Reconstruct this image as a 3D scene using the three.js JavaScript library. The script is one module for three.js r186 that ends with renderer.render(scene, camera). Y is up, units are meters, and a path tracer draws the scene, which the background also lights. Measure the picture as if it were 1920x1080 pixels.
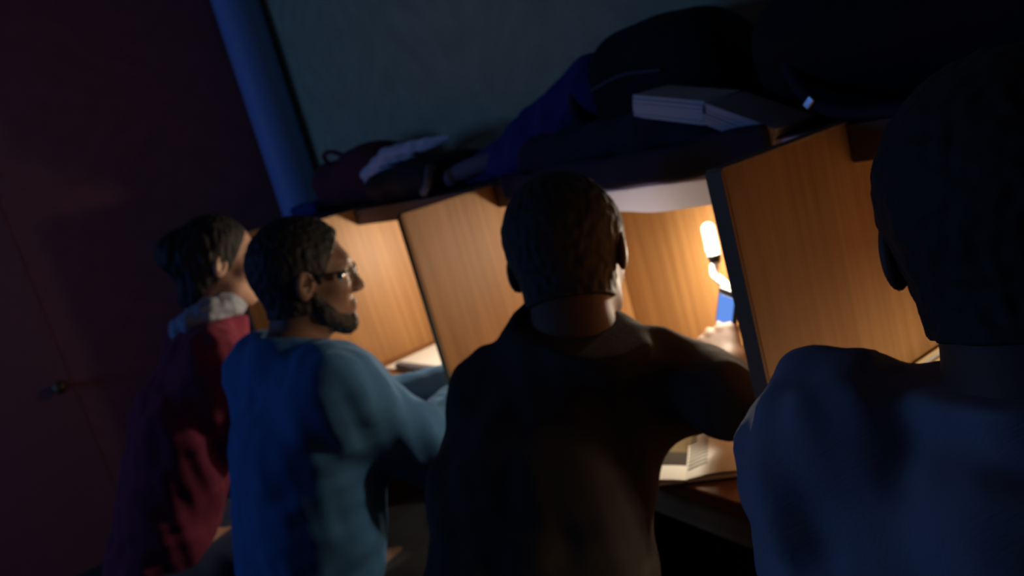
import * as THREE from 'three';
import { RoundedBoxGeometry } from 'three/addons/geometries/RoundedBoxGeometry.js';
import { mergeGeometries } from 'three/addons/utils/BufferGeometryUtils.js';
import { ImprovedNoise } from 'three/addons/math/ImprovedNoise.js';
import { RectAreaLightUniformsLib } from 'three/addons/lights/RectAreaLightUniformsLib.js';

// ------------------------------------------------------------------ camera, light, exposure
RectAreaLightUniformsLib.init();
const V = (x, y, z) => new THREE.Vector3(x, y, z);
const scene = new THREE.Scene();
scene.background = new THREE.Color(0x000000);
const renderer = new THREE.WebGLRenderer({ antialias: true });
renderer.toneMapping = THREE.LinearToneMapping;
renderer.toneMappingExposure = 1.0;
renderer.shadowMap.enabled = true;

const camera = new THREE.PerspectiveCamera(2 * Math.atan(540 / 1450) * 180 / Math.PI, 16 / 9, 0.05, 30);
{ // hand-held phone at 1.364 m, looking obliquely along the row of carrels, rolled 15.75 degrees
  const yaw = 30 * Math.PI / 180, pitch = 11.029 * Math.PI / 180, roll = 15.755 * Math.PI / 180;
  const h = V(-Math.cos(yaw), 0, -Math.sin(yaw)), up = V(0, 1, 0), r = h.clone().cross(up);
  const F = h.clone().multiplyScalar(Math.cos(pitch)).addScaledVector(up, -Math.sin(pitch));
  const U = up.clone().multiplyScalar(Math.cos(pitch)).addScaledVector(h, Math.sin(pitch));
  const R = r.clone().multiplyScalar(Math.cos(roll)).addScaledVector(U, -Math.sin(roll));
  const UU = r.clone().multiplyScalar(Math.sin(roll)).addScaledVector(U, Math.cos(roll));
  camera.quaternion.setFromRotationMatrix(new THREE.Matrix4().makeBasis(R, UU, F.negate()));
  camera.position.set(0, 1.364, 0);
  camera.focus = 0.5;
  camera.userData.fStop = 7;
}
const LAMP = new THREE.Color().setRGB(1.0, 0.88, 0.68);        // warm white of the carrel lamps
const LAMP_POWER = [0.25, 0.75, 1.3, 1.6];                     // candela, carrels from the far end
const SCREEN = new THREE.Color().setRGB(0.12, 0.33, 1.0);      // blue picture on the display across the room
const SCREEN_POWER = 2.3;

// ------------------------------------------------------------------ helpers
let seed = 12345;
const rnd = () => { seed = (seed * 1664525 + 1013904223) >>> 0; return seed / 4294967296; };
const P = new ImprovedNoise();
const noise = (x, y, z) => P.noise(x + 31.7, y + 11.3, z + 57.1);
const names = new Map();
function numbered(n) { const c = names.get(n) || 0; names.set(n, c + 1); return c ? `${n}_${String(c).padStart(3, '0')}` : n; }
function mesh(name, geo, mat, parent) {
  const m = new THREE.Mesh(geo, mat); m.name = name; m.castShadow = m.receiveShadow = true;
  if (parent) parent.add(m);
  return m;
}
function thing(name, label, category, pos = [0, 0, 0], group) {
  const g = new THREE.Group(); g.name = numbered(name); g.position.set(...pos);
  g.userData = { label, category }; if (group) g.userData.group = group;
  scene.add(g); return g;
}
function solo(name, geo, mat, label, category, pos = [0, 0, 0], group) {
  const m = mesh(numbered(name), geo, mat, scene); m.position.set(...pos);
  m.userData = { label, category }; if (group) m.userData.group = group;
  return m;
}
function struct(name, geo, mat, label, pos = [0, 0, 0]) {
  const m = mesh(name, geo, mat, scene); m.position.set(...pos); m.userData = { kind: 'structure', label };
  return m;
}
// box with uv in metres; grain (v) runs along axis g
function box(w, h, d, g = 'y', bevel = 0.002) {
  const geo = new RoundedBoxGeometry(w, h, d, 2, Math.min(bevel, w / 2.1, h / 2.1, d / 2.1));
  return uvBox(geo, g);
}
function uvBox(geo, g = 'y') {
  const p = geo.attributes.position, n = geo.attributes.normal, uv = new Float32Array(p.count * 2);
  for (let i = 0; i < p.count; i++) {
    const q = { x: p.getX(i), y: p.getY(i), z: p.getZ(i) }, a = [Math.abs(n.getX(i)), Math.abs(n.getY(i)), Math.abs(n.getZ(i))];
    const k = a[0] > a[1] && a[0] > a[2] ? 'x' : a[1] > a[2] ? 'y' : 'z';
    const ax = ['x', 'y', 'z'].filter(s => s !== k), vv = ax.includes(g) ? g : ax[1], uu = ax.find(s => s !== vv);
    uv[2 * i] = q[uu]; uv[2 * i + 1] = q[vv];
  }
  geo.setAttribute('uv', new THREE.BufferAttribute(uv, 2)); return geo;
}
function tube(pts, r, seg = 24, rs = 8, closed = false) {
  return new THREE.TubeGeometry(new THREE.CatmullRomCurve3(pts, closed), seg, r, rs, closed);
}
// ---- signed distance fields and a surface-nets mesher
const smin = (a, b, k) => { const h = Math.max(k - Math.abs(a - b), 0) / k; return Math.min(a, b) - h * h * k * 0.25; };
function cone(a, b, ra, rb) { // tapered capsule
  const dx = b.x - a.x, dy = b.y - a.y, dz = b.z - a.z, L = dx * dx + dy * dy + dz * dz || 1e-9;
  return (x, y, z) => {
    const px = x - a.x, py = y - a.y, pz = z - a.z;
    const t = Math.max(0, Math.min(1, (px * dx + py * dy + pz * dz) / L));
    return Math.hypot(px - dx * t, py - dy * t, pz - dz * t) - ra - (rb - ra) * t;
  };
}
function ell(cx, cy, cz, rx, ry, rz) {
  const m = Math.min(rx, ry, rz);
  return (x, y, z) => {
    const a = (x - cx) / rx, b = (y - cy) / ry, c = (z - cz) / rz, k0 = Math.hypot(a, b, c);
    const k1 = Math.hypot(a / rx, b / ry, c / rz);
    return k1 < 1e-6 ? -m : k0 * (k0 - 1) / k1;
  };
}
function rbox(cx, cy, cz, hx, hy, hz, r) {
  return (x, y, z) => {
    const a = Math.abs(x - cx) - hx + r, b = Math.abs(y - cy) - hy + r, c = Math.abs(z - cz) - hz + r;
    return Math.hypot(Math.max(a, 0), Math.max(b, 0), Math.max(c, 0)) + Math.min(Math.max(a, b, c), 0) - r;
  };
}
const union = (list, k) => (x, y, z) => { let d = list[0](x, y, z); for (let i = 1; i < list.length; i++) d = smin(d, list[i](x, y, z), k); return d; };
function polygonize(sdf, lo, hi, cell) {
  const N = [0, 1, 2].map(i => Math.ceil((hi[i] - lo[i]) / cell) + 2), [nx, ny, nz] = N;
  const val = new Float32Array(nx * ny * nz).fill(NaN), id = (i, j, k) => (k * ny + j) * nx + i, S = 4;
  for (let K = 0; K < nz; K += S) for (let J = 0; J < ny; J += S) for (let I = 0; I < nx; I += S) {
    const c = sdf(lo[0] + (I + 2) * cell, lo[1] + (J + 2) * cell, lo[2] + (K + 2) * cell), far = Math.abs(c) > S * cell * 1.9;
    for (let k = K; k < Math.min(K + S, nz); k++) for (let j = J; j < Math.min(J + S, ny); j++) for (let i = I; i < Math.min(I + S, nx); i++)
      val[id(i, j, k)] = far ? c : sdf(lo[0] + i * cell, lo[1] + j * cell, lo[2] + k * cell);
  }
  const vid = new Int32Array(nx * ny * nz).fill(-1), pos = [], idx = [];
  const E = [[0, 1], [2, 3], [4, 5], [6, 7], [0, 2], [1, 3], [4, 6], [5, 7], [0, 4], [1, 5], [2, 6], [3, 7]];
  for (let k = 0; k < nz - 1; k++) for (let j = 0; j < ny - 1; j++) for (let i = 0; i < nx - 1; i++) {
    const v = []; let neg = 0;
    for (let c = 0; c < 8; c++) { v[c] = val[id(i + (c & 1), j + (c >> 1 & 1), k + (c >> 2))]; if (v[c] < 0) neg++; }
    if (!neg || neg === 8) continue;
    let x = 0, y = 0, z = 0, n = 0;
    for (const [a, b] of E) if ((v[a] < 0) !== (v[b] < 0)) {
      const t = v[a] / (v[a] - v[b]);
      x += (a & 1) + t * ((b & 1) - (a & 1)); y += (a >> 1 & 1) + t * ((b >> 1 & 1) - (a >> 1 & 1)); z += (a >> 2) + t * ((b >> 2) - (a >> 2)); n++;
    }
    vid[id(i, j, k)] = pos.length / 3;
    pos.push(lo[0] + (i + x / n) * cell, lo[1] + (j + y / n) * cell, lo[2] + (k + z / n) * cell);
  }
  const quad = (a, b, c, d, flip) => { if (a < 0 || b < 0 || c < 0 || d < 0) return; flip ? idx.push(a, c, b, a, d, c) : idx.push(a, b, c, a, c, d); };
  for (let k = 1; k < nz - 1; k++) for (let j = 1; j < ny - 1; j++) for (let i = 1; i < nx - 1; i++) {
    const s = val[id(i, j, k)] < 0;
    if (s !== (val[id(i + 1, j, k)] < 0)) quad(vid[id(i, j - 1, k - 1)], vid[id(i, j, k - 1)], vid[id(i, j, k)], vid[id(i, j - 1, k)], !s);
    if (s !== (val[id(i, j + 1, k)] < 0)) quad(vid[id(i - 1, j, k - 1)], vid[id(i - 1, j, k)], vid[id(i, j, k)], vid[id(i, j, k - 1)], !s);
    if (s !== (val[id(i, j, k + 1)] < 0)) quad(vid[id(i - 1, j - 1, k)], vid[id(i, j - 1, k)], vid[id(i, j, k)], vid[id(i - 1, j, k)], !s);
  }
  const nor = new Float32Array(pos.length), uv = new Float32Array(pos.length / 3 * 2), e = cell * 0.6;
  for (let i = 0; i < pos.length; i += 3) {
    const [x, y, z] = [pos[i], pos[i + 1], pos[i + 2]];
    let gx = sdf(x + e, y, z) - sdf(x - e, y, z), gy = sdf(x, y + e, z) - sdf(x, y - e, z), gz = sdf(x, y, z + e) - sdf(x, y, z - e);
    const L = Math.hypot(gx, gy, gz) || 1; nor[i] = gx / L; nor[i + 1] = gy / L; nor[i + 2] = gz / L;
    uv[i / 3 * 2] = x * 0.8 + z * 0.6; uv[i / 3 * 2 + 1] = y + z * 0.3;
  }
  const g = new THREE.BufferGeometry();
  g.setAttribute('position', new THREE.Float32BufferAttribute(pos, 3));
  g.setAttribute('normal', new THREE.BufferAttribute(nor, 3));
  g.setAttribute('uv', new THREE.BufferAttribute(uv, 2));
  g.setIndex(idx); return g;
}

// ------------------------------------------------------------------ textures and materials
function dataTex(n, fn, srgb = true, m = n) {
  const d = new Uint8Array(n * m * 4);
  for (let j = 0; j < m; j++) for (let i = 0; i < n; i++) { const c = fn(i / n, j / m), o = (j * n + i) * 4; d[o] = c[0]; d[o + 1] = c[1]; d[o + 2] = c[2]; d[o + 3] = 255; }
  const t = new THREE.DataTexture(d, n, m); t.wrapS = t.wrapT = THREE.RepeatWrapping; t.magFilter = THREE.LinearFilter;
  t.minFilter = THREE.LinearMipmapLinearFilter; t.generateMipmaps = true; if (srgb) t.colorSpace = THREE.SRGBColorSpace; t.needsUpdate = true; return t;
}
const wrapN = (u, v, f, g, s) => { // noise that tiles in u and v
  const a = u * 2 * Math.PI, b = v * 2 * Math.PI;
  return P.noise(Math.cos(a) * f + s, Math.sin(a) * f + Math.cos(b) * g, Math.sin(b) * g + s * 2);
};
const grain = (u, v) => 0.55 * wrapN(u, v, 9, 0.35, 3) + 0.3 * wrapN(u, v, 26, 0.6, 8) + 0.25 * wrapN(u, v, 60, 1.4, 15) + 0.5 * wrapN(u, v, 2.2, 0.3, 21);
const clamp8 = x => Math.max(0, Math.min(255, x));
const woodMap = dataTex(512, (u, v) => { const g = grain(u, v); return [clamp8(166 + 26 * g), clamp8(120 + 24 * g), clamp8(72 + 18 * g)]; });
const woodBump = dataTex(512, (u, v) => { const g = 128 + 90 * grain(u, v); return [clamp8(g), clamp8(g), clamp8(g)]; }, false);
const weave = dataTex(256, (u, v) => { const g = 128 + 70 * wrapN(u, v, 14, 14, 5) + 70 * (rnd() - 0.5); return [clamp8(g), clamp8(g), clamp8(g)]; }, false);
weave.repeat.set(5, 5);
const plaster = dataTex(256, (u, v) => { const g = 128 + 60 * wrapN(u, v, 8, 8, 4) + 40 * wrapN(u, v, 22, 22, 9); return [clamp8(g), clamp8(g), clamp8(g)]; }, false);
const plasterTint = dataTex(256, (u, v) => { const g = 235 + 16 * wrapN(u, v, 2, 2, 6) + 10 * wrapN(u, v, 12, 12, 2); return [clamp8(g), clamp8(g), clamp8(g)]; });

const rgb = (r, g, b) => new THREE.Color().setRGB(r, g, b);
const std = (color, roughness = 0.8, extra = {}) => new THREE.MeshStandardMaterial({ color, roughness, ...extra });
const cloth = (color, extra = {}) => new THREE.MeshPhysicalMaterial({ color, roughness: 0.95, sheen: 0.25, sheenRoughness: 0.7, sheenColor: color, bumpMap: weave, bumpScale: 0.0008, ...extra });
const M = {
  wood: std(0xffffff, 0.5, { map: woodMap, bumpMap: woodBump, bumpScale: 0.0004 }),
  edge: std(rgb(0.34, 0.2, 0.1), 0.7),
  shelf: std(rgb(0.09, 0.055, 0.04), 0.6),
  desk: std(rgb(0.62, 0.5, 0.4), 0.45, { map: woodMap, bumpMap: woodBump, bumpScale: 0.0002 }),
  greenWall: std(rgb(0.66, 0.66, 0.38), 0.9, { map: plasterTint, bumpMap: plaster, bumpScale: 0.002 }),
  maroonWall: std(rgb(0.6, 0.19, 0.16), 0.9, { map: plasterTint, bumpMap: plaster, bumpScale: 0.002 }),
  darkWall: std(rgb(0.25, 0.2, 0.2), 0.9, { bumpMap: plaster, bumpScale: 0.002 }),
  ceiling: std(rgb(0.3, 0.3, 0.3), 0.95),
  floor: std(rgb(0.06, 0.05, 0.055), 0.55, { map: plasterTint }),
  column: std(rgb(0.3, 0.42, 0.72), 0.55),
  paper: std(rgb(0.86, 0.84, 0.8), 0.85),
  sheet: new THREE.MeshPhysicalMaterial({ color: rgb(0.72, 0.72, 0.86), roughness: 1, transmission: 0.15, thickness: 0, side: THREE.DoubleSide }),
  whitePlastic: std(rgb(0.85, 0.83, 0.8), 0.35),
  blackCloth: cloth(rgb(0.012, 0.012, 0.015)),
  navyCloth: cloth(rgb(0.02, 0.025, 0.05)),
  blueCloth: cloth(rgb(0.03, 0.04, 0.2)),
  maroonCloth: cloth(rgb(0.13, 0.025, 0.035)),
  paleCloth: cloth(rgb(0.75, 0.75, 0.78)),
  strap: cloth(rgb(0.18, 0.18, 0.22)),
  metal: std(rgb(0.8, 0.8, 0.82), 0.22, { metalness: 1 }),
  darkPlastic: std(rgb(0.015, 0.015, 0.018), 0.35),
  brass: std(rgb(0.3, 0.2, 0.09), 0.5, { metalness: 1 }),
  hair: std(rgb(0.012, 0.01, 0.009), 0.7),
  hairBrown: std(rgb(0.055, 0.04, 0.028), 0.75),
  skin: std(rgb(0.19, 0.1, 0.06), 0.6),
  skinPale: std(rgb(0.46, 0.28, 0.2), 0.5),
  jeans: cloth(rgb(0.03, 0.05, 0.12)),
  trouser: cloth(rgb(0.02, 0.02, 0.025)),
  shoe: std(rgb(0.02, 0.02, 0.02), 0.5),
  blueShirt: cloth(rgb(0.06, 0.2, 0.42)),
  jacket: cloth(rgb(0.05, 0.035, 0.025)),
  hoodie: cloth(rgb(0.36, 0.37, 0.4)),
  magenta: cloth(rgb(0.2, 0.022, 0.055)),
  scarf: cloth(rgb(0.3, 0.34, 0.42)),
  cuff: cloth(rgb(0.75, 0.7, 0.65)),
  seat: std(rgb(0.05, 0.035, 0.03), 0.5),
};

// ------------------------------------------------------------------ the room
const X0 = -3.95, X1 = 2.2, Z0 = -1.27, Z1 = 3.2, HH = 2.9;
const LX = X1 - X0, LZ = Z1 - Z0, CX = (X0 + X1) / 2, CZ = (Z0 + Z1) / 2;
struct('floor', box(LX + 0.3, 0.1, LZ + 0.3, 'x'), M.floor, 'dark smooth floor of the study room', [CX, -0.05, CZ]);
struct('ceiling', box(LX + 0.3, 0.1, LZ + 0.3, 'x'), M.ceiling, 'unlit ceiling of the study room', [CX, HH + 0.05, CZ]);
struct('wall_back', box(LX, HH, 0.12), M.greenWall, 'grey-green painted wall behind the carrels', [CX, HH / 2, Z0 - 0.06]);
struct('wall_left', box(0.12, HH, LZ), M.maroonWall, 'dark maroon painted wall at the far end', [X0 - 0.06, HH / 2, CZ]);
struct('wall_right', box(0.12, HH, LZ), M.darkWall, 'dark wall at the near end', [X1 + 0.06, HH / 2, CZ]);
struct('wall_front', box(LX, HH, 0.12), M.darkWall, 'dark wall across the room from the carrels', [CX, HH / 2, Z1 + 0.06]);
{ // door in the far wall with its brass knob
  const d = struct('door_1', box(0.002, 2.05, 0.86), std(rgb(0.45, 0.15, 0.13), 0.9), 'dark door in the maroon wall', [X0 + 0.001, 1.025, 0.46]);
  const k = mesh('door_knob', new THREE.LatheGeometry([[0, 0], [0.026, 0], [0.026, 0.006], [0.01, 0.01], [0.01, 0.035], [0.024, 0.045], [0.027, 0.058], [0.018, 0.07], [0, 0.072]].map(a => new THREE.Vector2(...a)), 24), M.brass, d);
  k.rotation.z = -Math.PI / 2; k.position.set(0.001, 0.832 - 1.025, -0.38);
}
struct('trim_1', new THREE.CylinderGeometry(0.105, 0.105, HH, 40).translate(0, HH / 2, 0), M.column, 'round blue-grey column standing in the corner', [-3.74, 0, -1.155]);

// display on the wall across the room: the blue light
{
  const t = thing('wall_display', 'blue glowing display screen on the wall across the room', 'screen', [-3.05, 1.75, Z1 - 0.04]);
  mesh('housing', box(1.7, 1.0, 0.05), M.darkPlastic, t);
  const s = mesh('screen', new THREE.PlaneGeometry(1.62, 0.92), std(0x000000, 0.4, { emissive: SCREEN, emissiveIntensity: 1.0 }), t);
  s.rotation.y = Math.PI; s.position.z = -0.027;
  const l = new THREE.RectAreaLight(SCREEN, SCREEN_POWER, 1.62, 0.92); l.name = 'screen_light'; l.position.z = -0.035; // shines towards -z
  t.add(l);
}

// ------------------------------------------------------------------ carrels
const DX = [-3.338, -2.438, -1.538, -0.638, 0.262], ZF = -0.667, ZB = -1.21, TOP = 1.258, DESK = 0.75, TH = 0.024;
const carrelLabels = [
  'wooden study carrel farthest away beside the corner column',
  'wooden study carrel with bright papers on its desk, behind the person in blue',
  'wooden study carrel with a white sheet along its shelf and an open tube lamp',
  'wooden study carrel nearest, holding a tan book, in front of the person in the hoodie'];
for (let k = 0; k < 4; k++) {
  const xl = DX[k], xr = DX[k + 1], cx = (xl + xr) / 2, w = xr - xl - TH;
  const t = thing('study_carrel', carrelLabels[k], 'study carrel', [cx, 0, (ZF + ZB) / 2], 'row of wooden study carrels');
  const zc = (ZF + ZB) / 2, dz = ZF - ZB;
  const divider = x => {
    const d = mesh('divider', box(TH, TOP, dz - 0.004, 'y'), M.wood, t); d.position.set(x - cx, TOP / 2, -0.002);
    const e = mesh('edge_band', box(TH + 0.001, TOP, 0.004, 'y', 0.001), M.edge, d); e.position.set(0, 0, dz / 2 + 0.001);
    const c = mesh('edge_band', box(TH + 0.001, 0.004, dz, 'z', 0.001), M.edge, d); c.position.set(0, TOP / 2 + 0.001, 0);
  };
  divider(xl); if (k === 3) divider(xr);
  const b = mesh('back_panel', box(w + TH, TOP, 0.02, 'y'), M.wood, t); b.position.set(-TH / 2, TOP / 2, ZB - 0.01 - zc);
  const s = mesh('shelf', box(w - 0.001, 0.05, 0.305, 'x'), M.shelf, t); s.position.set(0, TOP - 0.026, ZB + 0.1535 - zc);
  const dk = mesh('desk_top', box(w - 0.001, 0.03, 0.475, 'x', 0.004), M.desk, t); dk.position.set(0, DESK - 0.015, ZB + 0.2385 - zc);
  const ap = mesh('apron', box(w - 0.001, 0.08, 0.018, 'x'), M.wood, t); ap.position.set(0, DESK - 0.071, ZB + 0.43 - zc);
}

// ------------------------------------------------------------------ carrel lamps
function shadedLamp(pos, label, power) { // white lamp whose metal shade throws the light down
  const t = thing('desk_lamp', label, 'lamp', [pos.x, DESK, pos.z], 'lamps in the carrels');
  mesh('base', new THREE.LatheGeometry([[0, 0], [0.055, 0], [0.056, 0.008], [0.05, 0.016], [0.02, 0.022], [0, 0.023]].map(a => new THREE.Vector2(...a)), 32), M.whitePlastic, t).position.set(0.09, 0, -0.06);
  mesh('gooseneck', tube([V(0.09, 0.015, -0.06), V(0.092, 0.3, -0.062), V(0.07, 0.42, -0.045), V(0.02, 0.44, -0.01), V(0, 0.42, 0)], 0.0075, 40, 10), M.whitePlastic, t);
  mesh('shade', new THREE.LatheGeometry([[0.012, 0.425], [0.03, 0.42], [0.055, 0.39], [0.06, 0.375], [0.057, 0.375], [0.052, 0.388], [0.028, 0.416], [0.012, 0.42]].map(a => new THREE.Vector2(...a)), 32), std(rgb(0.85, 0.83, 0.8), 0.35, { side: THREE.DoubleSide }), t);
  const bulb = mesh('bulb', new THREE.SphereGeometry(0.018, 20, 14), std(rgb(0.9, 0.85, 0.75), 0.4, { emissive: rgb(1, 0.86, 0.62), emissiveIntensity: 3.0 }), t); bulb.position.y = 0.388; bulb.castShadow = false;
  const l = new THREE.SpotLight(LAMP, power, 0, 1.45, 1, 2); l.name = 'lamp_light'; l.position.y = 0.366; l.castShadow = true; l.shadow.radius = 2;
  l.target.position.set(-0.05, 0, 0.02); t.add(l, l.target); return t;
}
function carrelLamp(k, pos, label, power, down) {
  const t = thing('desk_lamp', label, 'lamp', [pos.x, DESK, pos.z], 'lamps in the carrels');
  const y = v => v - DESK;
  mesh('base', new THREE.LatheGeometry([[0, 0], [0.055, 0], [0.056, 0.008], [0.05, 0.016], [0.02, 0.022], [0, 0.023]].map(a => new THREE.Vector2(...a)), 32), M.whitePlastic, t).position.set(0.06, 0, -0.03);
  // white gooseneck: rises from the base and hooks up into the socket below the tube
  mesh('gooseneck', tube([V(0.06, 0.015, -0.03), V(0.062, y(0.85), -0.03), V(0.05, y(0.93), -0.01), V(0.022, y(0.975), 0.004), V(-0.002, y(1.0), 0.006), V(-0.001, y(1.02), 0.002), V(0.004, y(1.028), 0)], 0.0085, 40, 12), M.whitePlastic, t);
  mesh('socket', new THREE.CylinderGeometry(0.014, 0.011, 0.014, 24), M.darkPlastic, t).position.y = y(1.033);
  const bulb = mesh('tube', new THREE.CapsuleGeometry(0.013, 0.04, 8, 24), std(rgb(0.9, 0.85, 0.75), 0.4, { emissive: rgb(1, 0.86, 0.62), emissiveIntensity: 3.0 }), t);
  bulb.position.y = y(1.071); bulb.castShadow = false;
  const l = new THREE.PointLight(LAMP, power * (down ? 0.3 : 1), 0, 2); l.name = 'lamp_light'; l.position.y = y(1.071); l.castShadow = true; l.shadow.radius = 1; l.shadow.camera.near = 0.02;
  t.add(l);
  if (down) { // most of the light leaves the open lower end
    const q = new THREE.SpotLight(LAMP, power, 0, 1.48, 1, 2); q.name = 'lamp_downlight'; q.position.set(-0.016, y(1.06), 0.0); q.castShadow = true; q.shadow.radius = 2;
    q.target.position.set(-0.05, 0, -0.12); t.add(q, q.target);
  }
  return t;
}
carrelLamp(0, V(-2.9, 0, -1.08), 'white gooseneck tube lamp in the farthest carrel beside the column', LAMP_POWER[0], true);
carrelLamp(1, V(-1.98, 0, -1.07), 'white gooseneck tube lamp in the carrel of the person in blue', LAMP_POWER[1]);
carrelLamp(2, V(-1.052, 0, -1.055), 'white gooseneck tube lamp glowing beside the person in the brown jacket', LAMP_POWER[2], true);
shadedLamp(V(-0.16, 0, -1.05), 'white gooseneck tube lamp in the nearest carrel, hidden by the hoodie wearer', LAMP_POWER[3]);

// ------------------------------------------------------------------ people
function frame(fwd, up = V(0, 1, 0)) { // columns: left, up, forward
  const f = fwd.clone().normalize(), l = up.clone().cross(f).normalize(), u = f.clone().cross(l);
  return new THREE.Matrix4().makeBasis(l, u, f);
}
function local(sdf, m) { // sdf given in the frame of m
  const e = m.clone().invert().elements;
  return (x, y, z) => sdf(e[0] * x + e[4] * y + e[8] * z + e[12], e[1] * x + e[5] * y + e[9] * z + e[13], e[2] * x + e[6] * y + e[10] * z + e[14]);
}
function headSDF(o = {}) {
  const s = o.wide || 1;
  const base = union([
    ell(0, 0.03, -0.012, 0.075 * s, 0.093, 0.097),
    ell(0, -0.03, 0.03, 0.06 * s, 0.085, 0.058),
    cone(V(0.035, -0.075, 0.02), V(0, -0.1, 0.06), 0.028, 0.02), cone(V(-0.035, -0.075, 0.02), V(0, -0.1, 0.06), 0.028, 0.02),
    cone(V(0, -0.05, -0.025), V(0, -0.16, -0.05), 0.056 * s, 0.06 * s),
    ell(0.045, -0.02, 0.055, 0.022, 0.022, 0.02), ell(-0.045, -0.02, 0.055, 0.022, 0.022, 0.02),
    ell(0, 0.024, 0.075, 0.046, 0.012, 0.016),
  ], 0.03);
  const sockets = [ell(0.031, 0.001, 0.1, 0.02, 0.012, 0.018), ell(-0.031, 0.001, 0.1, 0.02, 0.012, 0.018)];
  const feat = [cone(V(0, 0.008, 0.086), V(0, -0.035, 0.106), 0.008, 0.0125), ell(0.012, -0.04, 0.096, 0.009, 0.008, 0.01), ell(-0.012, -0.04, 0.096, 0.009, 0.008, 0.01),
    ell(0, -0.066, 0.083, 0.023, 0.006, 0.011), ell(0, -0.077, 0.081, 0.02, 0.007, 0.011)];
  const eyes = [ell(0.031, 0.0, 0.075, 0.012, 0.012, 0.012), ell(-0.031, 0.0, 0.075, 0.012, 0.012, 0.012)];
  const ears = [-1, 1].map(k => {
    const m = new THREE.Matrix4().makeRotationFromEuler(new THREE.Euler(0.15, k * -0.35, 0)); m.setPosition(k * 0.079 * s, -0.005, -0.012);
    const e0 = ell(0, 0, 0, 0.009, 0.034, 0.02), dent = ell(k * 0.008, 0.003, 0.002, 0.006, 0.021, 0.011);
    return local((x, y, z) => Math.max(e0(x, y, z), -dent(x, y, z)), m);
  });
  return (x, y, z) => {
    let d = base(x, y, z);
    for (const q of sockets) { const k = 0.014, c = -q(x, y, z), h = Math.max(k - Math.abs(d - c), 0) / k; d = Math.max(d, c) + h * h * k * 0.25; }
    for (const q of feat) d = smin(d, q(x, y, z), 0.01);
    for (const q of eyes) d = Math.min(d, q(x, y, z));
    for (const q of ears) d = smin(d, q(x, y, z), 0.008);
    return d;
  };
}
const skull = s => union([ell(0, 0.03, -0.012, 0.075 * s, 0.093, 0.097), cone(V(0, -0.05, -0.025), V(0, -0.16, -0.05), 0.056 * s, 0.06 * s)], 0.03);
function shortHair(s, thick, nape) {
  const sk = skull(s);
  return (x, y, z) => {
    const d = sk(x, y, z) - thick * (0.55 + 0.45 * Math.min(1, Math.max(0, (y + 0.05) / 0.1))) - 0.003 * noise(x * 90, y * 60, z * 90);
    const line = -((y - 0.035) * 0.5 + (0.048 - z) * 0.86) ;                     // hairline: keep top and back
    const ear = 0.024 - Math.hypot((y + 0.01) * 0.8, z + 0.006) - (Math.abs(x) < 0.055 ? 1 : 0); // gap around the ear
    return Math.max(d, line, nape - y, Math.min(ear, 0.02));
  };
}
function longHair(s) {
  const sk = union([ell(0, 0.035, -0.02, 0.086 * s, 0.097, 0.1), cone(V(0, 0.02, -0.05), V(0, -0.09, -0.07), 0.075, 0.05), ell(0, 0.03, -0.125, 0.05, 0.05, 0.045)], 0.04);
  return (x, y, z) => {
    const d = sk(x, y, z) - 0.004 * noise(x * 70, y * 20, z * 70) - 0.002 * Math.sin(x * 260 + y * 40);
    const line = -((y - 0.03) * 0.45 + (0.04 - z) * 0.89);
    return Math.max(d, line);
  };
}
function handGeo(wrist, dir, palmN, side, curl, spread = 1) {
  // local frame: y along the fingers, z out of the palm, x towards the thumb (side = +1 or -1 mirrors it)
  const y = dir.clone().normalize(), z = palmN.clone().addScaledVector(y, -palmN.dot(y)).normalize(), x = y.clone().cross(z).multiplyScalar(side);
  const W = (a, b, c) => wrist.clone().addScaledVector(x, a).addScaledVector(y, b).addScaledVector(z, c);
  const list = [cone(W(0, -0.03, 0), W(0.008, 0.02, 0), 0.024, 0.022)];
  const kn = [[0.03, 0.088], [0.01, 0.092], [-0.011, 0.087], [-0.03, 0.078]], len = [0.072, 0.08, 0.074, 0.058];
  kn.forEach(([a, b]) => list.push(cone(W(a * 0.55, 0.015, 0), W(a, b, 0), 0.016, 0.0115)));
  const palm = union(list, 0.015), fingers = [];
  const chain = (p, d0, bend, L, r, c) => { // bends towards z
    let q = p.clone(), d = d0.clone(); const out = [];
    [0.44, 0.31, 0.25].forEach((f, i) => {
      const ang = c * (i ? 0.9 : 0.7), nd = d.clone().multiplyScalar(Math.cos(ang)).addScaledVector(bend, Math.sin(ang));
      const nb = bend.clone().multiplyScalar(Math.cos(ang)).addScaledVector(d, -Math.sin(ang));
      const e = q.clone().addScaledVector(nd, L * f); out.push(cone(q, e, r * (1 - i * 0.1), r * (0.9 - i * 0.1))); q = e; d = nd; bend = nb;
    });
    fingers.push(union(out, 0.004));
  };
  kn.forEach(([a, b], i) => chain(W(a, b - 0.004, 0), y.clone().addScaledVector(x, a * 2.2 * spread).normalize(), z.clone(), len[i], 0.0092 - (i === 3 ? 0.0012 : 0), curl[i]));
  chain(W(0.026, 0.025, 0.006), x.clone().multiplyScalar(0.72).addScaledVector(y, 0.6).addScaledVector(z, 0.34).normalize(), y.clone().multiplyScalar(0.75).addScaledVector(z, 0.5).normalize(), 0.072, 0.0108, curl[4]);
  const sdf = (a, b, c) => { let d = palm(a, b, c), m = 1e9; for (const q of fingers) m = Math.min(m, q(a, b, c)); return smin(d, m, 0.008); };
  const c = wrist.clone().addScaledVector(y, 0.065);
  return polygonize(sdf, [c.x - 0.12, c.y - 0.12, c.z - 0.12], [c.x + 0.12, c.y + 0.12, c.z + 0.12], 0.0038);
}
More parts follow.
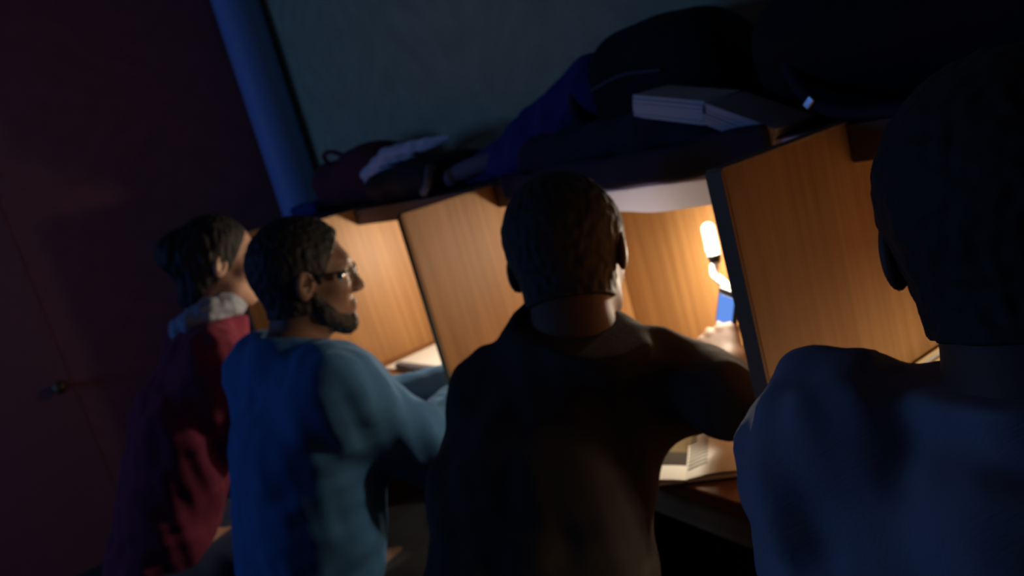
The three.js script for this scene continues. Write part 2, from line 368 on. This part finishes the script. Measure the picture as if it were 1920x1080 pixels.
function makePerson(o) {
  const base = V(o.pelvis.x, 0, o.pelvis.z);
  const root = thing('person', o.label, 'person', [base.x, 0, base.z]);
  const put = (name, geo, mat, parent = root) => { geo.translate(-base.x, 0, -base.z); return mesh(name, geo, mat, parent); };
  const f = o.facing.clone().normalize(), L = V(f.z, 0, -f.x), b = o.build || 1, ab = o.arm || b;
  const hipL = o.pelvis.clone().addScaledVector(L, 0.09), hipR = o.pelvis.clone().addScaledVector(L, -0.09);
  const chL = o.chest.clone().addScaledVector(L, 0.075 * b), chR = o.chest.clone().addScaledVector(L, -0.075 * b);
  const knL = o.kneeL || hipL.clone().addScaledVector(f, 0.4).add(V(0, -0.02, 0)), knR = o.kneeR || hipR.clone().addScaledVector(f, 0.4).add(V(0, -0.02, 0));
  const anL = V(knL.x - f.x * 0.03, 0.09, knL.z - f.z * 0.03), anR = V(knR.x - f.x * 0.03, 0.09, knR.z - f.z * 0.03);
  const toe = a => V(a.x + f.x * 0.15, 0.035, a.z + f.z * 0.15), heel = a => V(a.x - f.x * 0.04, 0.04, a.z - f.z * 0.04);
  const torso = e => [cone(hipL, chL, 0.1 * b + e, 0.105 * b + e), cone(hipR, chR, 0.1 * b + e, 0.105 * b + e), cone(o.pelvis, o.chest, 0.11 * b + e, 0.115 * b + e),
    cone(o.chest, o.neck, 0.1 * b + e, 0.055 + e), cone(o.neck.clone().add(V(0, -0.02, 0)), o.shL, 0.05 + e, 0.058 * ab + e), cone(o.neck.clone().add(V(0, -0.02, 0)), o.shR, 0.05 + e, 0.058 * ab + e),
    cone(chL, o.shL, 0.08 * b + e, 0.058 * ab + e), cone(chR, o.shR, 0.08 * b + e, 0.058 * ab + e)];
  const arms = (e, cut = 1) => [[o.shL, o.elL, o.wrL], [o.shR, o.elR, o.wrR]].flatMap(([s, q, w]) => [cone(s, q, 0.055 * ab + e, 0.042 * ab + e), cone(q, q.clone().lerp(w, cut), 0.042 * ab + e, (0.028 + 0.012 * (1 - cut)) * ab + e)]);
  const legs = e => [[hipL, knL, anL], [hipR, knR, anR]].flatMap(([h, k, a]) => [cone(h, k, 0.088 + e, 0.06 + e), cone(k, a, 0.056 + e, 0.04 + e)]);
  const feet = e => [anL, anR].flatMap(a => [cone(a, heel(a), 0.034 + e, 0.03 + e), cone(heel(a), toe(a), 0.034 + e, 0.03 + e)]);
  const pts = [o.pelvis, o.chest, o.neck, o.head, o.shL, o.shR, o.elL, o.elR, o.wrL, o.wrR, knL, knR];
  const lo = k => Math.min(...pts.map(p => p[k])) - 0.17, hi = k => Math.max(...pts.map(p => p[k])) + 0.17;
  const BL = [lo('x'), -0.02, lo('z')], BH = [hi('x'), o.neck.y + 0.2, hi('z')];
  const hm = frame(o.look, o.headUp || V(0, 1, 0)); hm.setPosition(o.head);
  const hNeck = V(0, -0.13, -0.045).applyMatrix4(hm);
  // body: whole figure in one field, the head and hands on finer grids, merged
  const bodyF = union([...torso(-0.006), ...arms(0), ...legs(-0.004), ...feet(-0.004), cone(o.neck, hNeck, 0.056, 0.056)], 0.045);
  const hs = local(headSDF({ wide: o.wide }), hm), box6 = r => [[o.head.x - r, o.head.y - r, o.head.z - r], [o.head.x + r, o.head.y + r, o.head.z + r]];
  const neckF = cone(o.neck, hNeck, 0.056, 0.056), headF = (x, y, z) => smin(hs(x, y, z), neckF(x, y, z), 0.02);
  const parts = [polygonize(bodyF, BL, BH, 0.012), polygonize(headF, ...box6(0.17), 0.004)];
  for (const h of o.hands) parts.push(handGeo(...h));
  put('body', mergeGeometries(parts), o.skin);
  put('hair', polygonize(local(o.hair, hm), ...box6(0.19), 0.004), o.hairMat);
  // clothing: shells around the same bones, cut at neckline, cuffs and hem
  const e = o.loose ?? 0.016, tops = [...torso(e), ...arms(e, o.sleeve ?? 0.93)];
  const nd = hNeck.clone().sub(o.neck).normalize();
  tops.push(cone(o.neck, o.neck.clone().addScaledVector(nd, 0.12), 0.062 + e, 0.05 + e));
  const topU = union(tops, 0.05), na = o.neck.clone().addScaledVector(nd, o.collar ?? 0.02);
  const cd = nd.clone().multiplyScalar(0.45).add(V(0, 1, 0)).addScaledVector(f, 0.25).normalize(); // neckline dips to the front
  const fold = o.fold ?? 0.006;
  const topF = (x, y, z) => {
    let d = topU(x, y, z) - fold * (noise(x * 22 + y * 5, y * 7, z * 22) + 0.6 * noise(x * 9, y * 30, z * 9 + 4) + 0.4 * Math.sin(((x * L.x + z * L.z) * 60 + y * 22 + 3 * noise(x * 8, y * 8, z * 8))) * 0.6);
    if (o.hood) d = smin(d, o.hood(x, y, z) - 0.004 * noise(x * 30, y * 30, z * 30), 0.02);
    const ax = x - na.x, ay = y - na.y, az = z - na.z, cut = ax * cd.x + ay * cd.y + az * cd.z;
    const rad = Math.sqrt(Math.max(0, ax * ax + ay * ay + az * az - cut * cut));
    const c = smin(cut, (o.neckR ?? 0.125) - rad, 0.03), h = Math.max(0.012 - Math.abs(d - c), 0) / 0.012;
    return Math.max(Math.max(d, c) + h * h * 0.003, (o.hem ?? o.pelvis.y - 0.08) - y);
  };
  put('top', polygonize(topF, [BL[0] - 0.03, 0.35, BL[2] - 0.03], [BH[0] + 0.03, BH[1], BH[2] + 0.03], 0.007), o.topMat).name = o.topName;
  const legC = union([...legs(0.012), cone(hipL, hipR, 0.112, 0.112)], 0.04);
  const legG = (x, y, z) => Math.max(legC(x, y, z) - 0.005 * noise(x * 18, y * 12, z * 18), 0.1 - y, y - (o.pelvis.y + 0.06));
  put('trousers', polygonize(legG, [BL[0], 0.05, BL[2]], [BH[0], 0.7, BH[2]], 0.01), o.legMat);
  for (const a of [anL, anR]) {
    const sh = union([cone(a, heel(a), 0.038, 0.038), cone(heel(a), toe(a), 0.04, 0.034)], 0.03);
    put('shoe', polygonize((x, y, z) => Math.max(sh(x, y, z), 0.002 - y, y - 0.12), [a.x - 0.25, -0.02, a.z - 0.25], [a.x + 0.25, 0.16, a.z + 0.25], 0.008), M.shoe);
  }
  return { root, put, hm, base };
}
const relaxed = [0.35, 0.38, 0.42, 0.46, 0.3], grip = [0.85, 0.9, 0.95, 1.0, 0.35];

// person in the dark brown jacket, back to the camera, head bent, phone in the right hand
makePerson({
  label: 'person in a dark brown jacket seen from behind, head bent, holding a phone',
  facing: V(-0.66, 0, -0.75), pelvis: V(-0.85, 0.53, -0.33), chest: V(-0.925, 0.87, -0.485), neck: V(-0.935, 1.045, -0.61),
  head: V(-0.977, 1.152, -0.676), look: V(-0.62, -0.42, -0.72), headUp: V(-0.1, 1, -0.1), wide: 1.08,
  shL: V(-1.025, 0.995, -0.515), shR: V(-0.828, 0.962, -0.692), elL: V(-1.07, 0.78, -0.58), wrL: V(-1.2, 0.79, -0.78), elR: V(-0.716, 0.952, -0.685), wrR: V(-0.935, 0.855, -0.91),
  hands: [[V(-1.2, 0.79, -0.78), V(-0.2, -0.02, -0.95), V(0, -1, 0), -1, relaxed], [V(-0.95, 0.862, -0.925), V(-0.62, 0.62, -0.5), V(-0.75, 0.1, -0.7), -1, grip]],
  skin: M.skin, hair: shortHair(1.08, 0.013, -0.075), hairMat: M.hairBrown, topMat: M.jacket, topName: 'jacket', legMat: M.trouser, loose: 0.016, collar: 0.082, build: 0.8, arm: 0.62, fold: 0.009,
});
// person in the blue shirt, in profile
const blue = makePerson({
  label: 'person in a blue shirt seen in profile with dark hair and beard',
  facing: V(0.1, 0, -1), pelvis: V(-1.62, 0.53, -0.25), chest: V(-1.63, 0.84, -0.345), neck: V(-1.63, 1.045, -0.385),
  head: V(-1.63, 1.185, -0.462), look: V(0.22, -0.12, -0.97), wide: 1.04,
  shL: V(-1.81, 0.98, -0.36), shR: V(-1.475, 0.965, -0.4), elL: V(-1.84, 0.8, -0.56), wrL: V(-1.76, 0.79, -0.78), elR: V(-1.43, 0.8, -0.53), wrR: V(-1.61, 0.79, -0.7),
  hands: [[V(-1.76, 0.79, -0.78), V(0.2, 0, -1), V(0, -1, 0), -1, relaxed], [V(-1.61, 0.79, -0.7), V(-0.8, 0, -0.6), V(0, -1, 0), 1, relaxed]],
  skin: M.skin, hair: shortHair(1.04, 0.013, -0.07), hairMat: M.hair, topMat: M.blueShirt, topName: 'shirt', legMat: M.trouser, loose: 0.022, collar: 0.03, build: 1.12, fold: 0.007,
});
{ // beard and spectacles of the person in blue
  const bs = union([-1, 1].flatMap(k => [cone(V(k * 0.062, -0.03, 0.0), V(k * 0.05, -0.075, 0.02), 0.012, 0.02), cone(V(k * 0.05, -0.075, 0.02), V(k * 0.02, -0.108, 0.058), 0.022, 0.024)]).concat([ell(0, -0.106, 0.066, 0.032, 0.022, 0.024)]), 0.02);
  const g = polygonize(local((x, y, z) => bs(x, y, z) - 0.003 * noise(x * 90, y * 90, z * 90), blue.hm), [blue.hm.elements[12] - 0.2, blue.hm.elements[13] - 0.2, blue.hm.elements[14] - 0.2], [blue.hm.elements[12] + 0.2, blue.hm.elements[13] + 0.2, blue.hm.elements[14] + 0.2], 0.004);
  blue.put('beard', g, M.hair);
  const rims = [-1, 1].map(s => new THREE.TorusGeometry(0.019, 0.0015, 8, 32).translate(s * 0.031, -0.001, 0.1));
  const arm = s => tube([V(s * 0.05, 0.004, 0.1), V(s * 0.078, 0.006, 0.08), V(s * 0.088, 0.006, 0.02), V(s * 0.09, -0.008, -0.015)], 0.0018, 20, 6);
  const gl = blue.put('spectacles', mergeGeometries([...rims, arm(-1), arm(1), tube([V(-0.012, 0.002, 0.1), V(0, 0.006, 0.104), V(0.012, 0.002, 0.1)], 0.0015, 8, 6)]).applyMatrix4(blue.hm), M.darkPlastic);
  blue.put('hinge', new THREE.SphereGeometry(0.009, 16, 12).scale(0.6, 1, 1).translate(-0.083, 0.0, 0.062).applyMatrix4(blue.hm), M.metal, gl).userData.label = 'small shiny hinge catching blue light';
}
// person in the magenta sweater, farthest
const far = makePerson({
  label: 'person in a magenta sweater with tied black hair, sitting farthest away',
  facing: V(0.05, 0, -1), pelvis: V(-2.17, 0.53, 0.0), chest: V(-2.23, 0.85, -0.19), neck: V(-2.26, 1.08, -0.345),
  head: V(-2.26, 1.235, -0.43), look: V(0.12, -0.25, -0.95), wide: 1,
  shL: V(-2.41, 1.0, -0.3), shR: V(-2.12, 0.995, -0.3), elL: V(-2.44, 0.8, -0.42), wrL: V(-2.33, 0.79, -0.64), elR: V(-2.1, 0.82, -0.31), wrR: V(-2.2, 0.88, -0.5),
  hands: [[V(-2.33, 0.79, -0.64), V(0.3, 0, -1), V(0, -1, 0), -1, relaxed], [V(-2.2, 0.88, -0.5), V(-0.2, 0.7, -0.6), V(-0.3, 0.4, 0.8), 1, relaxed]],
  skin: M.skinPale, hair: longHair(1), hairMat: M.hair, topMat: M.magenta, topName: 'sweater', legMat: M.jeans, loose: 0.018, collar: 0.02, build: 0.95, fold: 0.009, sleeve: 0.6, hem: 0.55,
});
{
  const n = V(-2.26, 1.1, -0.345), sc = union([...Array(9)].map((_, i) => { const a = i / 9 * 6.283, b = (i + 1) / 9 * 6.283; return cone(V(n.x + 0.07 * Math.cos(a), n.y + 0.025 * Math.sin(a + 2), n.z + 0.075 * Math.sin(a)), V(n.x + 0.07 * Math.cos(b), n.y + 0.025 * Math.sin(b + 2), n.z + 0.075 * Math.sin(b)), 0.032, 0.032); }), 0.02);
  far.put('scarf', polygonize((x, y, z) => sc(x, y, z) - 0.007 * noise(x * 40, y * 40, z * 40), [n.x - 0.16, n.y - 0.12, n.z - 0.16], [n.x + 0.16, n.y + 0.12, n.z + 0.16], 0.006), M.scarf).userData.label = 'blue-grey scarf around the neck';
  const q = V(-2.1, 0.82, -0.31), w = V(-2.2, 0.88, -0.5), c = cone(q.clone().lerp(w, 0.52), q.clone().lerp(w, 0.64), 0.056, 0.054);
  const d = w.clone().sub(q).normalize(), m = q.clone().lerp(w, 0.58);
  far.put('cuff', polygonize((x, y, z) => Math.max(c(x, y, z), Math.abs((x - m.x) * d.x + (y - m.y) * d.y + (z - m.z) * d.z) - 0.022), [m.x - 0.1, m.y - 0.1, m.z - 0.1], [m.x + 0.1, m.y + 0.1, m.z + 0.1], 0.005), M.cuff).userData.label = 'off-white sleeve cuff';
}
// person in the blue-grey hoodie, nearest, back to the camera
{
  const nk = V(-0.28, 1.008, -0.575);
  const hood = union([cone(V(-0.364, 1.028, -0.520), V(-0.274, 1.013, -0.480), 0.03, 0.036), cone(V(-0.274, 1.013, -0.480), V(-0.194, 1.028, -0.540), 0.036, 0.03), cone(V(-0.364, 1.028, -0.520), V(-0.364, 1.033, -0.590), 0.03, 0.024), cone(V(-0.194, 1.028, -0.540), V(-0.214, 1.033, -0.620), 0.03, 0.024), cone(V(-0.274, 1.008, -0.480), V(-0.234, 0.908, -0.440), 0.045, 0.03)], 0.03);
  makePerson({
    label: 'person in a blue-grey hoodie seen from behind, nearest the camera',
    facing: V(-0.47, 0, -0.88), pelvis: V(-0.180, 0.530, -0.320), chest: V(-0.244, 0.830, -0.480), neck: nk,
    head: V(-0.307, 1.187, -0.632), look: V(-0.42, -0.2, -0.88), wide: 1.1,
    shL: V(-0.412, 1.012, -0.520), shR: V(-0.129, 1.008, -0.650), elL: V(-0.414, 0.820, -0.520), wrL: V(-0.384, 0.790, -0.770), elR: V(-0.054, 0.800, -0.700), wrR: V(-0.164, 0.790, -0.920),
    hands: [[V(-0.384, 0.790, -0.770), V(0.15, 0, -1), V(0.036, -1.000, -0.020), -1, relaxed], [V(-0.164, 0.790, -0.920), V(-0.5, 0, -0.8), V(0.036, -1.000, -0.020), 1, relaxed]],
    skin: M.skin, hair: shortHair(1.1, 0.016, -0.075), hairMat: M.hairBrown, topMat: M.hoodie, topName: 'hoodie', legMat: M.trouser, loose: 0.02, collar: 0.085, neckR: 0.115, build: 1.05, fold: 0.014, hood,
  });
}
// stools
const stoolAt = (x, z, label) => {
  const t = thing('stool', label, 'stool', [x, 0, z], 'stools at the carrels');
  mesh('seat', new THREE.CylinderGeometry(0.165, 0.155, 0.03, 40), M.seat, t).position.y = 0.4;
  for (let i = 0; i < 4; i++) { const a = i * Math.PI / 2 + 0.6; mesh('leg', tube([V(Math.cos(a) * 0.12, 0.39, Math.sin(a) * 0.12), V(Math.cos(a) * 0.17, 0.2, Math.sin(a) * 0.17), V(Math.cos(a) * 0.2, 0, Math.sin(a) * 0.2)], 0.013, 10, 8), M.metal, t); }
  mesh('foot_ring', new THREE.TorusGeometry(0.17, 0.008, 8, 40).rotateX(Math.PI / 2), M.metal, t).position.y = 0.2;
};
stoolAt(-0.85, -0.33, 'round stool under the person in the dark brown jacket');
stoolAt(-1.62, -0.25, 'round stool under the person in the blue shirt');
stoolAt(-2.17, 0.0, 'round stool under the person in the magenta sweater');
stoolAt(-0.18, -0.32, 'round stool under the person in the hoodie');

// ------------------------------------------------------------------ things on the desks
{ // phone in the right hand of the person in the brown jacket
  const t = thing('phone', 'small phone with a glowing blue screen held by the person in the jacket', 'phone', [-1.005, 0.925, -1.0]);
  t.quaternion.setFromRotationMatrix(frame(V(-0.25, 0.3, 0.92), V(0.1, 1, 0)));
  mesh('body', new RoundedBoxGeometry(0.062, 0.125, 0.009, 3, 0.004), M.darkPlastic, t);
  mesh('screen', new RoundedBoxGeometry(0.05, 0.1, 0.001, 2, 0.0004), std(0x000000, 0.2, { emissive: rgb(0.12, 0.3, 0.85), emissiveIntensity: 1 }), t).position.z = 0.0047;
}
function printTex(fn, w = 512, h = 512) { const c = document.createElement('canvas'); c.width = w; c.height = h; fn(c.getContext('2d'), w, h); const t = new THREE.CanvasTexture(c); t.colorSpace = THREE.SRGBColorSpace; return t; }
{ // open notebook with a dark printed picture and a hatched band
  const t = thing('open_notebook', 'open notebook with a dark printed area and hatched band, beside the jacket elbow', 'notebook', [-0.975, DESK, -0.815]);
  t.rotation.y = 0.72;
  const left = printTex((g, w, h) => { // dark printed picture across the page
    g.fillStyle = '#f1ece0'; g.fillRect(0, 0, w, h);
    g.fillStyle = '#33291b'; g.fillRect(w * 0.05, h * 0.22, w * 0.95, h * 0.55);
    g.fillStyle = '#6d5c36'; g.fillRect(w * 0.72, h * 0.26, w * 0.28, h * 0.28);
    g.fillStyle = '#cfc8b6'; g.fillRect(w * 0.5, h * 0.27, w * 0.3, h * 0.03);
  });
  const right = printTex((g, w, h) => { // hatched band along the gutter
    g.fillStyle = '#f1ece0'; g.fillRect(0, 0, w, h);
    g.fillStyle = '#8a7d5c'; g.fillRect(0, h * 0.12, w * 0.1, h * 0.3);
    g.strokeStyle = '#2e2a24'; g.lineWidth = h * 0.03;
    for (let i = 0; i < 12; i++) { g.beginPath(); g.moveTo(w * 0.02, h * (0.17 + i * 0.062)); g.lineTo(w * 0.24, h * (0.12 + i * 0.062)); g.stroke(); }
  });
  const page = s => { // gently arched half
    const g = new THREE.PlaneGeometry(0.15, 0.21, 16, 1).rotateX(-Math.PI / 2), p = g.attributes.position;
    for (let i = 0; i < p.count; i++) { const u = (p.getX(i) + 0.075) / 0.15, q = s > 0 ? u : 1 - u; p.setY(i, 0.006 + 0.009 * Math.sin(Math.PI * Math.min(1, q * 1.15)) * (1 - q * 0.5)); }
    g.computeVertexNormals(); return g;
  };
  mesh('cover', box(0.306, 0.003, 0.214, 'x', 0.001), M.navyCloth, t).position.y = 0.0015;
  for (const s of [-1, 1]) {
    mesh('page_block', box(0.147, 0.005, 0.208, 'x', 0.001), M.paper, t).position.set(s * 0.075, 0.0055, 0);
    mesh('page', page(s), std(0xffffff, 0.85, { map: s < 0 ? left : right, side: THREE.DoubleSide }), t).position.set(s * 0.075, 0.0025, 0);
  }
}
{ // bright papers in the next carrel
  const sheet = (w, d) => box(w, 0.003, d, 'x', 0.001);
  const a = solo('paper_sheets', sheet(0.3, 0.21), M.paper, 'bright white paper sheets at the back of the desk, left of the brown jacket', 'paper', [-2.2, DESK + 0.0015, -0.93]); a.rotation.y = 0.12;
  const b = solo('paper_sheets', sheet(0.3, 0.2), M.paper, 'bright white paper sheets at the desk front, left of the brown jacket', 'paper', [-2.02, DESK + 0.0015, -0.775], undefined); b.rotation.y = 0.05; b.position.z = -0.76;
  const c = solo('pencil_case', new THREE.CapsuleGeometry(0.014, 0.26, 6, 16).rotateZ(Math.PI / 2).scale(1, 0.7, 1.1), M.strap, 'long grey pencil case lying between the bright papers', 'pencil case', [-2.12, DESK + 0.013, -0.845]); c.rotation.y = 0.12; c.position.y = DESK + 0.014;
}
{ // tan book standing against the divider in the nearest carrel
  const t = thing('hardcover_book', 'tan book standing against the divider behind the hoodie shoulder', 'book', [-0.6, DESK, -0.985]);
  mesh('cover', mergeGeometries([box(0.003, 0.165, 0.2, 'y', 0.001).translate(-0.0095, 0.0825, 0), box(0.003, 0.165, 0.2, 'y', 0.001).translate(0.0095, 0.0825, 0), box(0.022, 0.165, 0.003, 'y', 0.001).translate(0, 0.0825, -0.1)]), std(rgb(0.62, 0.42, 0.2), 0.6), t);
  mesh('page_block', box(0.016, 0.157, 0.192, 'y', 0.001).translate(0, 0.0825, 0.001), M.paper, t);
}
{ // printed notice on the divider of the farthest carrel
  const tex = printTex((g, w, h) => { g.fillStyle = '#efe8da'; g.fillRect(0, 0, w, h); g.fillStyle = '#6b5a44'; for (let i = 0; i < 5; i++) g.fillRect(w * 0.15, h * (0.28 + i * 0.13), w * (0.7 - 0.1 * (i % 2)), h * 0.05); });
  solo('paper_notice', new THREE.BoxGeometry(0.002, 0.09, 0.07), std(0xffffff, 0.85, { map: tex }), 'small printed notice stuck on the farthest divider, between the two left heads', 'notice', [DX[0] + TH / 2 + 0.002, 1.02, -0.72]);
}

// ------------------------------------------------------------------ things on top of the carrels
const sy = TOP + 0.001;
{ // white sheet hanging over the shelf front
  const g = new THREE.PlaneGeometry(0.62, 0.105, 60, 12), p = g.attributes.position, Z = ZB + 0.3075;
  for (let i = 0; i < p.count; i++) {
    const x = p.getX(i), v = 0.0525 - p.getY(i); // v: length along the sheet from its back edge
    const wav = 0.006 * noise(x * 9, v * 8, 2) + 0.003 * Math.sin(x * 31);
    p.setXYZ(i, x, TOP - 0.004 - v * 0.78 + 0.01 * noise(x * 5, 0, 7) * v / 0.1, Z + 0.001 + 0.35 * Math.abs(wav));
  }
  g.computeVertexNormals();
  solo('white_sheet', g, M.sheet, 'white sheet hanging over the shelf front beside the bent head', 'sheet', [-0.98, 0, 0]);
}
function soft(name, label, category, sdf, lo, hi, cell, mat, pos) { // sdf in its own axes, y = 0 at the base
  const t = thing(name, label, category, pos); mesh('body', polygonize(sdf, lo, hi, cell), mat, t); return t;
}
{ // black backpack lying on its side
  const b = union([rbox(0, 0.115, 0, 0.185, 0.115, 0.085, 0.08), rbox(0.1, 0.1, 0.0, 0.1, 0.09, 0.085, 0.07)], 0.06);
  const t = soft('backpack', 'black backpack lying on top of the carrel above the bent head', 'backpack', (x, y, z) => Math.max(b(x, y - 0.03 * Math.cos(x * 7) + 0.02, z) - 0.012 * noise(x * 9, y * 9, z * 9), -y), [-0.28, -0.02, -0.2], [0.28, 0.3, 0.2], 0.009, M.blackCloth, [-1.14, sy, -1.125]);
  const pk = rbox(0, 0.1, 0.075, 0.12, 0.07, 0.03, 0.03); mesh('pocket', polygonize((x, y, z) => pk(x, y, z) - 0.006 * noise(x * 12, y * 12, z * 5), [-0.15, 0, 0.02], [0.15, 0.2, 0.13], 0.008), M.blackCloth, t);
  mesh('zipper', tube([V(-0.1, 0.14, 0.109), V(0, 0.15, 0.11), V(0.1, 0.138, 0.109)], 0.003, 20, 6), M.strap, t);
  mesh('strap', tube([V(-0.15, 0.2, 0.03), V(-0.19, 0.15, 0.08), V(-0.17, 0.08, 0.1), V(-0.12, 0.05, 0.1)], 0.012, 24, 8), M.navyCloth, t);
}
{ // blue jacket heaped and sloping
  const b = union([cone(V(0.25, 0.13, -0.02), V(-0.02, 0.075, 0), 0.085, 0.055), cone(V(-0.02, 0.07, 0), V(-0.3, 0.03, 0.02), 0.055, 0.03), cone(V(0.2, 0.05, 0.06), V(-0.25, 0.02, 0.06), 0.05, 0.02)], 0.05);
  const t = soft('blue_jacket', 'deep blue jacket heaped in a slope left of the black backpack', 'jacket', (x, y, z) => Math.max(b(x, y, z) - 0.014 * noise(x * 14, y * 10, z * 18) - 0.005 * Math.sin(x * 40 + z * 60 + y * 30), -y), [-0.4, -0.02, -0.2], [0.42, 0.28, 0.2], 0.008, M.blueCloth, [-1.585, sy, -1.1]);
  mesh('sleeve', tube([V(-0.1, 0.05, 0.05), V(-0.2, 0.045, 0.09), V(-0.31, 0.03, 0.1), V(-0.38, 0.022, 0.06)], 0.024, 24, 10), M.strap, t);
}
{ // dark navy coat lying along the shelf, its hem hanging over the front edge
  const b = union([cone(V(-0.3, 0.03, 0), V(0.05, 0.035, 0), 0.05, 0.045), cone(V(0.05, 0.03, 0), V(0.26, -0.012, 0), 0.035, 0.02)], 0.05);
  const FR = -0.905 + 0.955, hem = rbox(-0.01, -0.012, FR + 0.02, 0.36, 0.03, 0.009, 0.009);
  soft('navy_coat', 'dark navy coat lying along the shelf under the white papers', 'coat', (x, y, z) => {
    const n = 0.01 * noise(x * 12, y * 10, z * 14);
    const lie = Math.max(b(x, y, z) - n, -y), hang = hem(x, y - 0.008 * noise(x * 9, 3, 1), z - 0.003 * Math.sin(x * 45)) ;
    return smin(lie, hang, 0.02) ;
  }, [-0.42, -0.06, -0.08], [0.42, 0.14, 0.12], 0.007, M.navyCloth, [-1.08, sy + 0.002, -0.955]);
}
{ // two stacks of white paper tipped to the right over the coat
  const block = (w, h, d) => { const parts = []; for (let i = 0; i < 6; i++) parts.push(box(w - 0.004 * rnd(), h / 6 * 0.96, d - 0.004 * rnd(), 'x', 0.0008).translate(0.003 * (rnd() - 0.5), h / 6 * (i + 0.5), 0.003 * (rnd() - 0.5))); return mergeGeometries(parts); };
  const a = solo('paper_stack', block(0.16, 0.038, 0.09), M.paper, 'white paper stack tipped over the navy coat, left of a second stack', 'paper stack', [-0.955, 1.312, -0.965]); a.rotation.z = -0.25;
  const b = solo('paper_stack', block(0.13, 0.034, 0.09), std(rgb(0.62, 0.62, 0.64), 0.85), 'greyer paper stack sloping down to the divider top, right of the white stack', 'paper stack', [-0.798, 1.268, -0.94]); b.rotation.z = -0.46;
}
{ // big black duffel bag at the near end
  const b = union([rbox(0, 0.1, 0, 0.48, 0.1, 0.125, 0.095), ell(-0.1, 0.12, 0, 0.32, 0.1, 0.12)], 0.06);
  const t = soft('duffel_bag', 'large black duffel bag with a shiny buckle on top of the nearest carrel', 'bag', (x, y, z) => Math.max(b(x, y, z) - 0.014 * noise(x * 7, y * 9, z * 9), -y), [-0.6, -0.02, -0.2], [0.6, 0.3, 0.2], 0.01, M.blackCloth, [-0.36, sy, -1.08]);
  mesh('strap', tube([V(-0.4, 0.12, 0.1), V(-0.34, 0.05, 0.145), V(-0.28, 0.015, 0.16), V(0.1, 0.02, 0.165), V(0.25, 0.08, 0.15)], 0.01, 40, 8), M.navyCloth, t);
  const bk = mesh('buckle', new RoundedBoxGeometry(0.018, 0.012, 0.006, 3, 0.0025), M.metal, t); bk.position.set(-0.32, 0.035, 0.165); bk.rotation.z = 0.7;
}
{ // things over the second carrel
  const m = union([rbox(0, 0.09, 0, 0.3, 0.085, 0.11, 0.08), ell(0.12, 0.13, 0, 0.16, 0.07, 0.1)], 0.06);
  const t = soft('maroon_bag', 'dark maroon cloth bag on the carrel top right of the column', 'bag', (x, y, z) => Math.max(m(x, y, z) - 0.014 * noise(x * 9, y * 9, z * 9), -y), [-0.4, -0.02, -0.17], [0.4, 0.26, 0.17], 0.009, M.maroonCloth, [-2.7, sy, -1.08]);
  mesh('handle', tube([V(-0.12, 0.16, 0.06), V(-0.08, 0.2, 0.09), V(0.03, 0.205, 0.09), V(0.07, 0.17, 0.06)], 0.008, 24, 8), M.maroonCloth, t);
  const k = union([rbox(0, 0.045, 0, 0.24, 0.045, 0.12, 0.045), ell(0.05, 0.055, 0.02, 0.2, 0.05, 0.1)], 0.04);
  const u = soft('black_bag', 'low black bag on the carrel top under the pale rolled towel', 'bag', (x, y, z) => Math.max(k(x, y, z) - 0.01 * noise(x * 9, y * 9, z * 9 + 3), -y), [-0.32, -0.02, -0.17], [0.32, 0.16, 0.17], 0.009, M.blackCloth, [-2.13, sy, -1.04]);
  mesh('strap', tube([V(0.2, 0.06, 0.05), V(0.25, 0.07, 0.1), V(0.27, 0.03, 0.13), V(0.25, 0.012, 0.14)], 0.011, 20, 8), M.strap, u);
  const tw = union([cone(V(-0.23, 0.0, 0.02), V(-0.1, 0.035, 0), 0.03, 0.028), cone(V(-0.1, 0.035, 0), V(0.06, 0.045, -0.02), 0.028, 0.022), cone(V(0.06, 0.045, -0.02), V(0.24, 0.04, -0.05), 0.022, 0.008)], 0.02);
  solo('rolled_towel', polygonize((x, y, z) => tw(x, y, z) - 0.006 * Math.sin(x * 50 + y * 160 + z * 120) * 0.5 - 0.005 * noise(x * 30, y * 30, z * 30), [-0.3, -0.06, -0.12], [0.3, 0.12, 0.12], 0.006), M.paleCloth, 'pale rolled towel curving over the black and maroon bags', 'towel', [-2.2, sy + 0.095, -1.02]);
  const fb = rbox(0, 0.025, 0, 0.16, 0.025, 0.1, 0.02);
  solo('folded_cloth', polygonize((x, y, z) => fb(x, y, z) - 0.006 * noise(x * 14, y * 30, z * 14), [-0.2, -0.02, -0.14], [0.2, 0.08, 0.14], 0.008), M.blueCloth, 'folded blue cloth on the farthest carrel top beside the column', 'cloth', [-3.16, sy, -1.06]);
}
renderer.render(scene, camera);
